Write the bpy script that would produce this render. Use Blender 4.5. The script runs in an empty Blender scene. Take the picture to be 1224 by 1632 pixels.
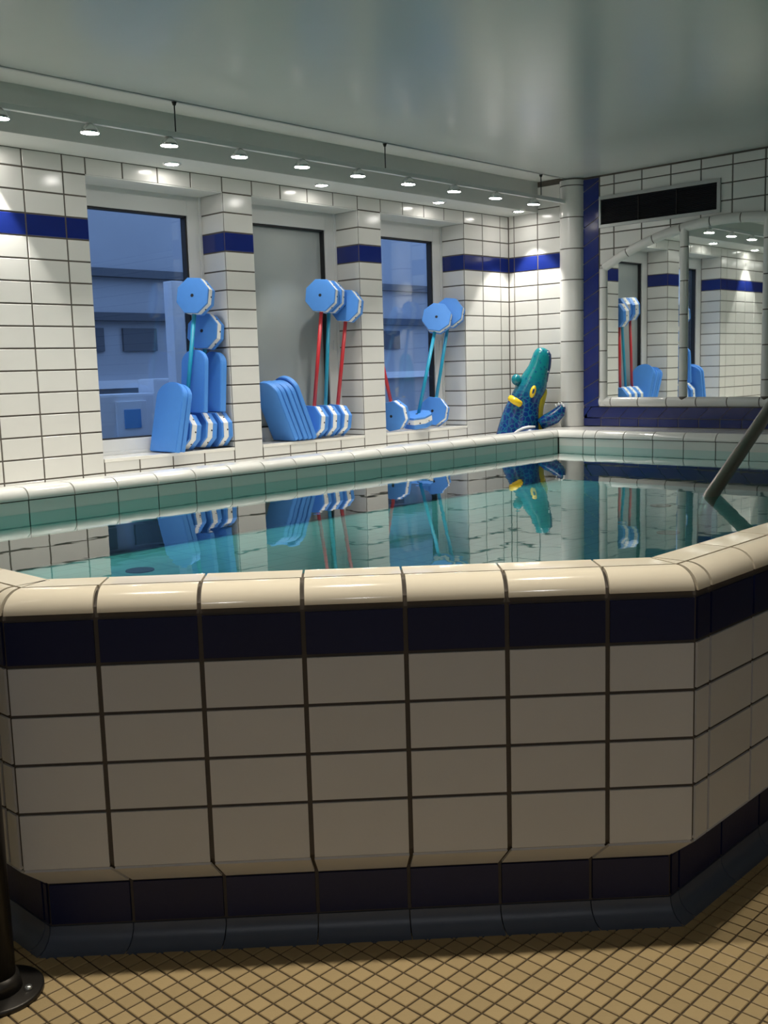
import bpy, bmesh, math, random
from mathutils import Vector, Matrix
random.seed(7)
scn = bpy.context.scene
C = bpy.context.collection

# ------------------------------------------------------------------ camera
# world: X runs along the window wall towards the mirror wall, Y towards the
# window wall, Z up from the floor; camera stands at X = Y = 0
H = 1.465
F_PX, PITCH, ROLL, YAW = 1642.28, -0.1377, 0.0289, 0.7643
def _dirv(t): return Vector((math.sin(t), math.cos(t), 0))
_w, _n = _dirv(YAW), _dirv(YAW - math.pi / 2)
def _toworld(v): return Vector((_w.dot(v), _n.dot(v), v.z))
def cam_axes():
    cp, sp = math.cos(PITCH), math.sin(PITCH)
    fwd = Vector((0, cp, sp)); up = Vector((0, -sp, cp)); rt = Vector((1, 0, 0))
    return fwd, up, rt
def ray(px):
    u = (px[0] - 612) / F_PX; v = (px[1] - 816) / F_PX
    c, s = math.cos(ROLL), math.sin(ROLL)
    X = c * u - s * v; Y = s * u + c * v
    fwd, up, rt = cam_axes()
    return _toworld(fwd + X * rt - Y * up)
CAMP = Vector((0, 0, H))
def at_y(px, y): d = ray(px); return CAMP + d * (y / d.y)
def at_x(px, x): d = ray(px); return CAMP + d * (x / d.x)
def at_z(px, z): d = ray(px); return CAMP + d * ((z - H) / d.z)

cam = bpy.data.cameras.new('camera'); cam.sensor_fit = 'HORIZONTAL'; cam.sensor_width = 36
cam.lens = F_PX / 1224 * 36; cam.clip_start = 0.05
co = bpy.data.objects.new('camera', cam); C.objects.link(co)
fw = ray((612, 816)).normalized()
rt_ = (ray((712, 816)) - ray((612, 816))).normalized(); up_ = (ray((612, 716)) - ray((612, 816))).normalized()
m = Matrix((( rt_.x, up_.x, -fw.x, 0), (rt_.y, up_.y, -fw.y, 0), (rt_.z, up_.z, -fw.z, H), (0, 0, 0, 1)))
co.matrix_world = m
scn.camera = co

# ------------------------------------------------------------------ world, exposure
wd = bpy.data.worlds.new('dusk'); scn.world = wd; wd.use_nodes = True
wd.node_tree.nodes['Background'].inputs[0].default_value = (0.30, 0.46, 0.82, 1)
wd.node_tree.nodes['Background'].inputs[1].default_value = 1.9
vs = scn.view_settings
vs.view_transform = 'Standard'; vs.look = 'None'; vs.gamma = 1; vs.use_curve_mapping = False
vs.exposure = 0.0
RAIL_W, SOFFIT_W, FRONT_W, FILL_W = 40, 24, 80, 30
COOL = (1.0, 0.97, 0.90); WARM = (1.0, 0.93, 0.80)

# ------------------------------------------------------------------ main dimensions
A = 5.376          # window wall plane
CX = 7.222         # mirror wall / end wall plane
TW, TH = 0.2403, 0.12154
ROW0 = 2.606
WTOP = 2.703       # underside of the boxed soffit
CEIL = 2.915
ZT, ZB, ZW = 0.957, 0.902, 0.837     # coping top, coping bottom, water
F0 = Vector((1.107, 2.348, 0)); F1 = Vector((2.326, 1.168, 0))
WIN = [(3.243, 4.210), (4.452, 5.425), (5.664, 6.627)]
SILL = 0.986; NBACK = 5.616

# ------------------------------------------------------------------ materials
def nmat(name):
    m = bpy.data.materials.new(name); m.use_nodes = True
    nt = m.node_tree; b = nt.nodes['Principled BSDF']
    return m, nt, b
def mat(name, col, rough=0.5, metal=0.0, var=0.0, scale=8.0, bump=0.0, bscale=60.0, coat=0.0, spec=0.5, emit=None, estr=0):
    m, nt, b = nmat(name)
    b.inputs['Base Color'].default_value = (*col, 1); b.inputs['Roughness'].default_value = rough
    b.inputs['Metallic'].default_value = metal; b.inputs['Coat Weight'].default_value = coat
    b.inputs['Specular IOR Level'].default_value = spec
    if emit: b.inputs['Emission Color'].default_value = (*emit, 1); b.inputs['Emission Strength'].default_value = estr
    tc = nt.nodes.new('ShaderNodeTexCoord')
    if var:
        n = nt.nodes.new('ShaderNodeTexNoise'); n.inputs['Scale'].default_value = scale; n.inputs['Detail'].default_value = 4
        nt.links.new(tc.outputs['Object'], n.inputs['Vector'])
        oi = nt.nodes.new('ShaderNodeObjectInfo')
        ad = nt.nodes.new('ShaderNodeMath'); ad.operation = 'ADD'
        nt.links.new(n.outputs['Fac'], ad.inputs[0]); nt.links.new(oi.outputs['Random'], ad.inputs[1])
        mr = nt.nodes.new('ShaderNodeMapRange'); mr.inputs[1].default_value = 0.3; mr.inputs[2].default_value = 1.7
        mr.inputs[3].default_value = 1 - var; mr.inputs[4].default_value = 1 + var
        nt.links.new(ad.outputs[0], mr.inputs[0])
        mx = nt.nodes.new('ShaderNodeVectorMath'); mx.operation = 'SCALE'; mx.inputs[0].default_value = col
        nt.links.new(mr.outputs[0], mx.inputs['Scale']); nt.links.new(mx.outputs[0], b.inputs['Base Color'])
    if bump:
        n2 = nt.nodes.new('ShaderNodeTexNoise'); n2.inputs['Scale'].default_value = bscale; n2.inputs['Detail'].default_value = 3
        nt.links.new(tc.outputs['Object'], n2.inputs['Vector'])
        bp = nt.nodes.new('ShaderNodeBump'); bp.inputs['Strength'].default_value = bump; bp.inputs['Distance'].default_value = 0.004
        nt.links.new(n2.outputs['Fac'], bp.inputs['Height']); nt.links.new(bp.outputs[0], b.inputs['Normal'])
    return m
M = {}
M['white'] = mat('glazed white tile', (0.70, 0.69, 0.655), 0.16, var=0.035, bump=0.05, bscale=9)
M['poolwhite'] = mat('matt cream pool tile', (0.70, 0.715, 0.75), 0.40, var=0.04, bump=0.08, bscale=120)
M['cream'] = mat('glazed cream coping', (0.80, 0.72, 0.58), 0.10, var=0.03, bump=0.04, bscale=8)
M['farwhite'] = mat('glazed white coping', (0.82, 0.80, 0.74), 0.12, var=0.02, bump=0.04, bscale=8)
M['blue'] = mat('cobalt glazed tile', (0.010, 0.022, 0.16), 0.14, var=0.12, bump=0.05, bscale=9)
M['navy'] = mat('navy pool tile', (0.004, 0.010, 0.065), 0.45, var=0.15, bump=0.08, bscale=100)
M['grout'] = mat('dark grout', (0.115, 0.098, 0.082), 0.85, var=0.15, scale=30)
M['groutlight'] = mat('grey grout', (0.20, 0.18, 0.16), 0.85, var=0.1, scale=30)
M['cove'] = mat('slate blue cove tile', (0.10, 0.125, 0.18), 0.35, var=0.1)
M['floortile'] = mat('ochre floor tile', (0.47, 0.345, 0.175), 0.45, var=0.10, scale=30, bump=0.1, bscale=150)
M['floorgrout'] = mat('brown floor grout', (0.085, 0.06, 0.035), 0.9, var=0.1)
M['ceiling'] = mat('satin grey green ceiling', (0.58, 0.60, 0.57), 0.24, var=0.02, bump=0.04, bscale=6)
M['plaster'] = mat('pale plaster', (0.62, 0.63, 0.60), 0.7, var=0.03, bump=0.05, bscale=80)
M['steel'] = mat('brushed steel', (0.42, 0.38, 0.34), 0.28, metal=1.0, var=0.08)
M['darksteel'] = mat('dark steel', (0.05, 0.045, 0.04), 0.40, metal=0.7, var=0.1)
M['alu'] = mat('aluminium', (0.72, 0.74, 0.73), 0.25, metal=0.9)
M['frame'] = mat('white window frame', (0.74, 0.74, 0.72), 0.35)
M['seal'] = mat('black rubber seal', (0.015, 0.015, 0.018), 0.6)
M['ventdark'] = mat('dark brown louvre', (0.018, 0.014, 0.012), 0.45)
M['ventframe'] = mat('grey vent frame', (0.42, 0.43, 0.42), 0.4, metal=0.3)
M['foamblue'] = mat('blue foam', (0.075, 0.27, 0.72), 0.55, var=0.06, scale=25, bump=0.12, bscale=220)
M['foamdeep'] = mat('deep blue foam', (0.030, 0.15, 0.52), 0.55, var=0.06, scale=25, bump=0.12, bscale=220)
M['foamwhite'] = mat('white foam', (0.80, 0.80, 0.78), 0.55, var=0.04, scale=25, bump=0.1, bscale=220)
M['hole'] = mat('dark hole', (0.01, 0.012, 0.02), 0.8)
M['rodred'] = mat('red tube', (0.62, 0.035, 0.045), 0.4, var=0.06)
M['rodteal'] = mat('teal tube', (0.02, 0.36, 0.55), 0.4, var=0.06)
M['crocyellow'] = mat('yellow vinyl', (0.80, 0.56, 0.02), 0.22)
M['crocbelly'] = mat('ochre yellow vinyl', (0.55, 0.46, 0.03), 0.25)
M['crocwhite'] = mat('white vinyl', (0.85, 0.87, 0.88), 0.2)
M['crocdark'] = mat('dark blue vinyl', (0.01, 0.04, 0.13), 0.2)
M['outwall'] = mat('rendered courtyard wall', (0.42, 0.44, 0.48), 0.9, var=0.12, scale=2)
M['outdark'] = mat('dark courtyard stone', (0.10, 0.11, 0.13), 0.9, var=0.15, scale=3)
M['outwhite'] = mat('white painted metal', (0.78, 0.80, 0.84), 0.5)
M['outblue'] = mat('blue panel', (0.10, 0.30, 0.62), 0.4)
M['lampglow'] = mat('lamp lens', (1, 1, 1), 0.3, emit=(1.0, 0.96, 0.90), estr=60)
M['frontglow'] = mat('warm lamp lens', (1, 1, 1), 0.3, emit=(1.0, 0.82, 0.55), estr=25)

# crocodile skin: teal head, blue mottled body (its own printed colours)
def croc_mat():
    m, nt, b = nmat('printed croc vinyl')
    tc = nt.nodes.new('ShaderNodeTexCoord'); sp = nt.nodes.new('ShaderNodeSeparateXYZ')
    nt.links.new(tc.outputs['Object'], sp.inputs[0])
    mr = nt.nodes.new('ShaderNodeMapRange'); mr.inputs[1].default_value = 0.50; mr.inputs[2].default_value = 0.68
    nt.links.new(sp.outputs['Z'], mr.inputs[0])
    vo = nt.nodes.new('ShaderNodeTexVoronoi'); vo.feature = 'DISTANCE_TO_EDGE'; vo.inputs['Scale'].default_value = 26
    nt.links.new(tc.outputs['Object'], vo.inputs['Vector'])
    r1 = nt.nodes.new('ShaderNodeValToRGB'); r1.color_ramp.elements[0].position = 0.03; r1.color_ramp.elements[1].position = 0.13
    r1.color_ramp.elements[0].color = (0.012, 0.15, 0.26, 1); r1.color_ramp.elements[1].color = (0.006, 0.035, 0.20, 1)
    nt.links.new(vo.outputs['Distance'], r1.inputs[0])
    v2 = nt.nodes.new('ShaderNodeTexVoronoi'); v2.inputs['Scale'].default_value = 34
    nt.links.new(tc.outputs['Object'], v2.inputs['Vector'])
    r2 = nt.nodes.new('ShaderNodeValToRGB'); r2.color_ramp.elements[0].position = 0.18; r2.color_ramp.elements[1].position = 0.36
    r2.color_ramp.elements[0].color = (0.008, 0.10, 0.22, 1); r2.color_ramp.elements[1].color = (0.006, 0.22, 0.25, 1)
    nt.links.new(v2.outputs['Distance'], r2.inputs[0])
    mx = nt.nodes.new('ShaderNodeMix'); mx.data_type = 'RGBA'
    nt.links.new(mr.outputs[0], mx.inputs['Factor']); nt.links.new(r1.outputs[0], mx.inputs['A']); nt.links.new(r2.outputs[0], mx.inputs['B'])
    nt.links.new(mx.outputs['Result'], b.inputs['Base Color']); b.inputs['Roughness'].default_value = 0.2
    return m
M['croc'] = croc_mat()

# pool basin: pale turquoise tiles with joints
def basin_mat():
    m, nt, b = nmat('turquoise basin tile')
    tc = nt.nodes.new('ShaderNodeTexCoord')
    br = nt.nodes.new('ShaderNodeTexBrick'); br.offset = 0.0; br.inputs['Scale'].default_value = 1.0
    br.inputs['Brick Width'].default_value = 0.25; br.inputs['Row Height'].default_value = 0.125; br.inputs['Mortar Size'].default_value = 0.005
    br.inputs['Color1'].default_value = (0.19, 0.38, 0.385, 1); br.inputs['Color2'].default_value = (0.175, 0.355, 0.36, 1); br.inputs['Mortar'].default_value = (0.10, 0.25, 0.26, 1)
    nt.links.new(tc.outputs['Object'], br.inputs['Vector']); nt.links.new(br.outputs['Color'], b.inputs['Base Color'])
    b.inputs['Roughness'].default_value = 0.4
    return m
M['basin'] = basin_mat()

def fresnel_sheet(name, tint, ior, rough, wave=0.0, wscale=3.0, refl=(1, 1, 1)):
    m = bpy.data.materials.new(name); m.use_nodes = True; nt = m.node_tree
    for n in list(nt.nodes):
        if n.type != 'OUTPUT_MATERIAL': nt.nodes.remove(n)
    out = [n for n in nt.nodes][0]
    fr = nt.nodes.new('ShaderNodeFresnel'); ge = nt.nodes.new('ShaderNodeNewGeometry')
    im = nt.nodes.new('ShaderNodeMapRange'); im.inputs[3].default_value = ior; im.inputs[4].default_value = 1 / ior   # thin sheet: same on both faces
    nt.links.new(ge.outputs['Backfacing'], im.inputs[0]); nt.links.new(im.outputs[0], fr.inputs['IOR'])
    tr = nt.nodes.new('ShaderNodeBsdfTransparent'); tr.inputs[0].default_value = (*tint, 1)
    gl = nt.nodes.new('ShaderNodeBsdfGlossy'); gl.inputs['Roughness'].default_value = rough; gl.inputs['Color'].default_value = (*refl, 1)
    mx = nt.nodes.new('ShaderNodeMixShader')
    nt.links.new(fr.outputs[0], mx.inputs[0]); nt.links.new(tr.outputs[0], mx.inputs[1]); nt.links.new(gl.outputs[0], mx.inputs[2])
    nt.links.new(mx.outputs[0], out.inputs['Surface'])
    if wave:
        tc = nt.nodes.new('ShaderNodeTexCoord'); n = nt.nodes.new('ShaderNodeTexNoise')
        n.inputs['Scale'].default_value = wscale; n.inputs['Detail'].default_value = 2
        nt.links.new(tc.outputs['Object'], n.inputs['Vector'])
        bp = nt.nodes.new('ShaderNodeBump'); bp.inputs['Strength'].default_value = wave; bp.inputs['Distance'].default_value = 0.01
        nt.links.new(n.outputs['Fac'], bp.inputs['Height'])
        nt.links.new(bp.outputs[0], gl.inputs['Normal'])
    return m
M['water'] = fresnel_sheet('still pool water', (0.52, 0.88, 0.86), 1.35, 0.012, 0.05, 5.0)
M['glass'] = fresnel_sheet('window glass', (0.86, 0.90, 0.92), 1.55, 0.01)
def frosted():
    m, nt, b = nmat('frosted glass'); b.inputs['Base Color'].default_value = (0.36, 0.40, 0.39, 1)
    b.inputs['Roughness'].default_value = 0.35; b.inputs['Coat Weight'].default_value = 0.6; b.inputs['Coat Roughness'].default_value = 0.06
    tc = nt.nodes.new('ShaderNodeTexCoord'); n = nt.nodes.new('ShaderNodeTexNoise'); n.inputs['Scale'].default_value = 2.5
    nt.links.new(tc.outputs['Object'], n.inputs['Vector'])
    r = nt.nodes.new('ShaderNodeValToRGB'); r.color_ramp.elements[0].color = (0.31, 0.35, 0.35, 1); r.color_ramp.elements[1].color = (0.42, 0.45, 0.43, 1)
    nt.links.new(n.outputs['Fac'], r.inputs[0]); nt.links.new(r.outputs[0], b.inputs['Base Color'])
    return m
M['frosted'] = frosted()
M['mirror'] = mat('mirror glass', (0.78, 0.82, 0.80), 0.015, metal=1.0)

# ------------------------------------------------------------------ helpers
def link(name, me, m, parent=None, mw=None):
    o = bpy.data.objects.new(name, me); C.objects.link(o)
    if m is not None and not me.materials: me.materials.append(M[m] if isinstance(m, str) else m)
    if parent is not None: o.parent = parent
    if mw is not None: o.matrix_local = mw
    return o
def bm_obj(name, bm, m, parent=None, smooth=False, mw=None):
    bmesh.ops.recalc_face_normals(bm, faces=bm.faces)
    me = bpy.data.meshes.new(name); bm.to_mesh(me); bm.free()
    if smooth:
        for p in me.polygons: p.use_smooth = True
    return link(name, me, m, parent, mw)
def tag(o, label=None, cat=None, group=None, kind=None):
    if label: o['label'] = label
    if cat: o['category'] = cat
    if group: o['group'] = group
    if kind: o['kind'] = kind
    return o
def empty(name, loc, rz=0.0):
    o = bpy.data.objects.new(name, None); C.objects.link(o); o.location = loc; o.rotation_euler.z = rz
    o.empty_display_size = 0.1
    return o
def add_box(bm, a, b, bev=0.0):
    x0, y0, z0 = a; x1, y1, z1 = b
    vs_ = [bm.verts.new(p) for p in ((x0,y0,z0),(x1,y0,z0),(x1,y1,z0),(x0,y1,z0),(x0,y0,z1),(x1,y0,z1),(x1,y1,z1),(x0,y1,z1))]
    fs = [bm.faces.new([vs_[i] for i in f]) for f in ((0,3,2,1),(4,5,6,7),(0,1,5,4),(1,2,6,5),(2,3,7,6),(3,0,4,7))]
    if bev:
        es = set(e for f in fs for e in f.edges)
        bmesh.ops.bevel(bm, geom=list(es), offset=bev, segments=2, affect='EDGES', profile=0.7)
def add_tube(bm, pts, rad, seg=12, caps=True):
    pts = [Vector(p) for p in pts]; rads = rad if isinstance(rad, (list, tuple)) else [rad] * len(pts)
    rings = []; ref = None
    for i, p in enumerate(pts):
        d = (pts[min(i+1, len(pts)-1)] - pts[max(i-1, 0)]).normalized()
        if ref is None:
            ref = Vector((0, 0, 1)) if abs(d.z) < 0.9 else Vector((1, 0, 0))
        u = (ref - d * ref.dot(d)).normalized(); v = d.cross(u); ref = u
        rings.append([bm.verts.new(p + rads[i] * (math.cos(2*math.pi*k/seg) * u + math.sin(2*math.pi*k/seg) * v)) for k in range(seg)])
    for a, b in zip(rings, rings[1:]):
        for k in range(seg): bm.faces.new((a[k], a[(k+1) % seg], b[(k+1) % seg], b[k]))
    if caps: bm.faces.new(rings[0][::-1]); bm.faces.new(rings[-1])
def box_obj(name, a, b, m, parent=None, bev=0.0):
    bm = bmesh.new(); add_box(bm, a, b, bev); return bm_obj(name, bm, m, parent)
def tube_obj(name, pts, rad, m, parent=None, seg=12):
    bm = bmesh.new(); add_tube(bm, pts, rad, seg); return bm_obj(name, bm, m, parent, True)
def prism(bm, poly, d):            # polygon (list of Vector) extruded by vector d
    a = [bm.verts.new(p) for p in poly]; b = [bm.verts.new(Vector(p) + Vector(d)) for p in poly]; n = len(poly)
    bm.faces.new(a[::-1]); bm.faces.new(b)
    for i in range(n): bm.faces.new((a[i], a[(i+1) % n], b[(i+1) % n], b[i]))

GAP = 0.009
_tc = {}
def tile_mesh(w, h, m, t=0.008, c=0.0018):
    k = (round(w, 4), round(h, 4), m, t)
    if k in _tc: return _tc[k]
    bm = bmesh.new(); x, y = w/2, h/2
    R = lambda x, y, z: [bm.verts.new(p) for p in ((-x,-y,z),(x,-y,z),(x,y,z),(-x,y,z))]
    a, b, f = R(x, y, -t), R(x, y, -c), R(x-c, y-c, 0)
    for p, q in ((a, b), (b, f)):
        for i in range(4): bm.faces.new((p[i], p[(i+1) % 4], q[(i+1) % 4], q[i]))
    bm.faces.new(f)
    me = bpy.data.meshes.new('tile'); bm.to_mesh(me); bm.free(); me.materials.append(M[m]); _tc[k] = me
    return me
def tile(parent, c, xd, nd, w, h, m, name='tile', gap=GAP):
    xd = Vector(xd).normalized(); nd = Vector(nd).normalized(); yd = nd.cross(xd)
    mw = Matrix(((xd.x, yd.x, nd.x, c[0]), (xd.y, yd.y, nd.y, c[1]), (xd.z, yd.z, nd.z, c[2]), (0, 0, 0, 1)))
    jit = 0.0
    return link(name, tile_mesh(w - gap, h - gap, m), None, parent, mw)
def tile_grid(parent, o, xd, nd, us, zs, mf):
    """tiles between joint positions us (along xd from o) and heights zs; mf(i, j, zc) -> material or None"""
    o = Vector(o); xd = Vector(xd)
    for i in range(len(us) - 1):
        for j in range(len(zs) - 1):
            z0, z1 = sorted((zs[j], zs[j+1])); u0, u1 = us[i], us[i+1]
            if z1 - z0 < 0.02 or u1 - u0 < 0.02: continue
            m = mf(i, j, (z0 + z1) / 2)
            if not m: continue
            c = o + xd * ((u0 + u1) / 2); c.z = (z0 + z1) / 2
            tile(parent, c, xd, nd, u1 - u0, z1 - z0, m)
def joined_tiles(parent, o, xd, nd, us, zs, mf, name='outer_tile'):
    """the same tiles joined into one mesh per material, for the stretches far from view"""
    o, xd, nd = Vector(o), Vector(xd), Vector(nd); bms = {}
    for u0, u1 in zip(us, us[1:]):
        for za, zb in zip(zs, zs[1:]):
            z0, z1 = sorted((za, zb)); m = mf(0, 0, (z0 + z1) / 2); g = GAP / 2
            if z1 - z0 < 0.02 or u1 - u0 < 0.02: continue
            bm = bms.setdefault(m, bmesh.new()); f = []; k = []
            for u, z in ((u0 + g, z0 + g), (u1 - g, z0 + g), (u1 - g, z1 - g), (u0 + g, z1 - g)):
                p = o + xd * u; p.z = z; f.append(bm.verts.new(p)); k.append(bm.verts.new(p - nd * 0.006))
            bm.faces.new(f)
            for i in range(4): bm.faces.new((f[i], k[i], k[(i+1) % 4], f[(i+1) % 4]))
    for m, bm in bms.items(): bm_obj(name, bm, m, parent)['kind'] = 'stuff'
def strip(name, prof, o, b, inw, u0, u1, m0, m1, thick, m, parent, smooth=False, gap=GAP):
    """profile [(d, z)] swept along b between u0 and u1, ends shifted by m*d (mitres); solid, thick behind"""
    o, b, inw = Vector(o), Vector(b), Vector(inw)
    n = len(prof); back = []
    for i in range(n):
        p0 = prof[max(i-1, 0)]; p1 = prof[min(i+1, n-1)]
        t = Vector((p1[0]-p0[0], p1[1]-p0[1])).normalized(); nn = Vector((t.y, -t.x))   # towards the body
        back.append((prof[i][0] + nn.x * thick, prof[i][1] + nn.y * thick))
    ring = list(prof) + back[::-1]
    bm = bmesh.new()
    def pt(d, z, u, mm, g): q = o + b * (u + g + mm * d) + inw * d; q.z = z; return q
    A_ = [bm.verts.new(pt(d, z, u0, m0, gap/2)) for d, z in ring]
    B_ = [bm.verts.new(pt(d, z, u1, m1, -gap/2)) for d, z in ring]
    N = len(ring)
    bm.faces.new(A_); bm.faces.new(B_[::-1])
    for i in range(N): bm.faces.new((A_[i], B_[i], B_[(i+1) % N], A_[(i+1) % N]))
    ob = bm_obj(name, bm, m, parent)
    if smooth:
        for k, p in enumerate(ob.data.polygons):
            if k >= 2: p.use_smooth = True
        ob.data.set_sharp_from_angle(angle=math.radians(40))
    return ob

# ================================================================== STRUCTURE
# ---- floor
floor = tag(box_obj('floor', (-3, -3, -0.12), (7.6, 8.0, -0.004), 'floorgrout'), kind='structure')
S5 = 0.0487
_f = ray((612, 816))
_inv = Matrix((_f, ray((613, 816)) - _f, ray((612, 817)) - _f)).transposed().inverted()
def inside_frame(p):
    k = _inv @ (Vector(p) - CAMP)
    if k.x <= 0: return None
    return 612 + k.y / k.x, 816 + k.z / k.x
vis, rest = [], []
ox, oy = 1.7045, 1.467
for i in range(-58, 116):
    for j in range(-60, 42):
        cx, cy = ox + (i + .5) * S5, oy + (j + .5) * S5
        if cx < -1.1 or cy < -1.4 or cx > CX or cy > 3.45: continue
        # keep to the open floor in front of the pool
        df = (cx - F0.x) * 0.695 + (cy - F0.y) * 0.719
        if df > 0.075 and cx > F0.x + 0.075 and cy > F1.y + 0.075: continue
        px = inside_frame((cx, cy, 0))
        (vis if px and -12 < px[0] < 1236 and px[1] < 1648 else rest).append((cx, cy, px))
vis.sort(key=lambda t: -t[2][1])
for cx, cy, px in vis[:300]:
    tile(floor, (cx, cy, 0), (1, 0, 0), (0, 0, 1), S5, S5, 'floortile', gap=0.005)
bm = bmesh.new()
for cx, cy, px in vis[300:] + rest:
    g = S5/2 - 0.0025
    q = [bm.verts.new((cx+sx*g, cy+sy*g, 0)) for sx, sy in ((-1,-1),(1,-1),(1,1),(-1,1))]; bm.faces.new(q)
    q2 = [bm.verts.new((v.co.x, v.co.y, -0.006)) for v in q]
    for k in range(4): bm.faces.new((q[k], q2[k], q2[(k+1) % 4], q[(k+1) % 4]))
ft = bm_obj('outer_tile', bm, 'floortile', floor); ft['kind'] = 'stuff'

# ---- ceiling
ceil = tag(box_obj('ceiling', (-3, -3, CEIL), (CX + 0.3, 4.745, CEIL + 0.12), 'ceiling'), kind='structure')
box_obj('raised_strip', (-3, 4.747, 2.945), (CX + 0.3, 5.2, 3.035), 'plaster', ceil)
box_obj('shadow_lip', (-3, 4.735, CEIL - 0.004), (CX, 4.755, CEIL + 0.035), 'ventframe', ceil)
box_obj('boxed_soffit', (-3, 5.077, WTOP), (CX + 0.3, A + 0.4, 3.035), 'plaster', ceil)

# ---- window wall
ww = bmesh.new()
Yg = A + 0.004; YB = A + 0.40
add_box(ww, (-3, Yg, 0), (WIN[0][0] - 0.004, YB, WTOP))
for a, b in ((WIN[0][1], WIN[1][0]), (WIN[1][1], WIN[2][0])): add_box(ww, (a - 0.004 + .008, Yg, 0), (b + 0.004 - .008, YB, WTOP))
add_box(ww, (WIN[2][1] + 0.004, Yg, 0), (CX + 0.3, YB, WTOP))
for a, b in WIN:
    add_box(ww, (a - .01, Yg, 0), (b + .01, YB, SILL - 0.012)); add_box(ww, (a - .01, Yg, ROW0 + 0.004), (b + .01, YB, WTOP + 0.02))
wallw = tag(bm_obj('wall_window', ww, 'grout'), kind='structure')
rows = [WTOP] + [ROW0 - k * TH for k in range(0, 16)] + [0.70]
rows = [r for r in rows if r >= 0.70]
def wcol(i, j, z): return 'blue' if ROW0 - 3*TH < z < ROW0 - 2*TH else 'white'
left = [WIN[0][0] - 0.1445 - k * TW for k in range(4, -1, -1)]
tile_grid(wallw, (0, A, 0), (1, 0, 0), (0, -1, 0), left + [WIN[0][0]], rows, wcol)
joined_tiles(wallw, (0, A, 0), (1, 0, 0), (0, -1, 0), [left[0] - TW * k for k in range(20, -1, -1)], rows, wcol)
for a, b in ((WIN[0][1], WIN[1][0]), (WIN[1][1], WIN[2][0])):
    tile_grid(wallw, (0, A, 0), (1, 0, 0), (0, -1, 0), [a, b], rows, wcol)
r0 = WIN[2][1]
tile_grid(wallw, (0, A, 0), (1, 0, 0), (0, -1, 0), [r0, r0 + TW, r0 + 2*TW, CX], rows, wcol)
for a, b in WIN:
    us = [a + (b - a) * k / 4 for k in range(5)]
    tile_grid(wallw, (0, A, 0), (1, 0, 0), (0, -1, 0), us, [WTOP, ROW0], lambda i, j, z: 'white')
    tile_grid(wallw, (0, A, 0), (1, 0, 0), (0, -1, 0), us, [SILL, ROW0 - 14*TH, 0.78, 0.70], lambda i, j, z: 'white')
    # reveals: one tile deep
    zr = [r for r in rows if SILL + .02 < r <= ROW0 + .001] + [SILL]
    tile_grid(wallw, (b, A, 0), (0, 1, 0), (-1, 0, 0), [0.004, NBACK - A], zr, wcol)
    tile_grid(wallw, (a, A, 0), (0, -1, 0), (1, 0, 0), [-(NBACK - A), -0.004], zr, wcol)
    box_obj('sill', (a, A - 0.002, SILL - 0.02), (b, YB, SILL), 'farwhite', wallw, 0.002)
    box_obj('niche_head', (a, A + .004, ROW0 - 0.004), (b, YB, ROW0 + 0.006), 'plaster', wallw)

# ---- windows
for k, (a, b) in enumerate(WIN):
    w = tag(empty('window_%d' % (k + 1), ((a + b) / 2, NBACK, SILL)), kind='structure')
    cx = (a + b) / 2; hw = (b - a) / 2; hh = ROW0 - SILL
    def wb(name, x0, x1, z0, z1, y0, y1, m, par=w, bev=0.004): return box_obj(name, (x0, y0, z0), (x1, y1, z1), m, par, bev)
    fwid = 0.105
    wb('frame_side', -hw, -hw + fwid, 0, hh, 0, 0.07, 'frame'); wb('frame_side', hw - fwid, hw, 0, hh, 0, 0.07, 'frame')
    wb('frame_top', -hw + fwid, hw - fwid, hh - 0.125, hh, 0, 0.07, 'frame'); wb('frame_bottom', -hw + fwid, hw - fwid, 0, 0.095, 0, 0.07, 'frame')
    # outer casing lip
    wb('frame_lip', hw - 0.02, hw + 0.0, 0.0, hh, -0.012, 0.0, 'frame'); wb('frame_lip', -hw + .0, hw - .02, 0.0, 0.022, -0.006, 0.0, 'frame')
    for x0, x1, z0, z1 in ((hw - fwid - 0.014, hw - fwid, 0.095, hh - 0.125), (-hw + fwid, -hw + fwid + 0.014, 0.095, hh - 0.125),
                           (-hw + fwid, hw - fwid, hh - 0.137, hh - 0.125), (-hw + fwid, hw - fwid, 0.095, 0.103)):
        wb('seal', x0, x1, z0, z1, 0.012, 0.06, 'seal', bev=0)
    wb('pane', -hw + fwid + .01, hw - fwid - .01, 0.10, hh - 0.13, 0.045, 0.053, 'frosted' if k == 1 else 'glass', bev=0)
    hd = wb('handle', hw - 0.06, hw - 0.03, 0.62, 0.70, -0.012, 0, 'frame')

# ---- courtyard beyond the windows
ow = bmesh.new(); add_box(ow, (-1, 9.2, -0.4), (14, 9.5, 3.6))
wout = tag(bm_obj('wall_outside', ow, 'outwall'), kind='structure')
for z in (1.35, 2.02, 2.45): box_obj('ledge', (-1, 9.1, z), (14, 9.2, z + 0.08), 'outdark' if z > 2 else 'outwhite', wout)
for i in range(9):
    x = 4.6 + i * 0.62
    box_obj('blind_window', (x, 9.17, 1.72), (x + 0.40, 9.21, 1.95), 'outdark', wout)
box_obj('plinth', (-1, 9.0, -0.4), (14, 9.2, 0.9), 'outdark', wout)
tag(box_obj('floor_outside', (-3, YB, -0.4), (14, 9.2, 0.70), 'outdark'), kind='structure')
ub = at_y((196, 690), 7.6)
bxr = tag(empty('outdoor_unit', (ub.x, 7.6, 0.70)), 'white boxy outdoor unit with a blue square panel seen through the clear pane', 'appliance')
box_obj('casing', (-0.24, 0, 0), (0.34, 0.40, 0.62), 'outwhite', bxr, 0.02)
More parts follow.
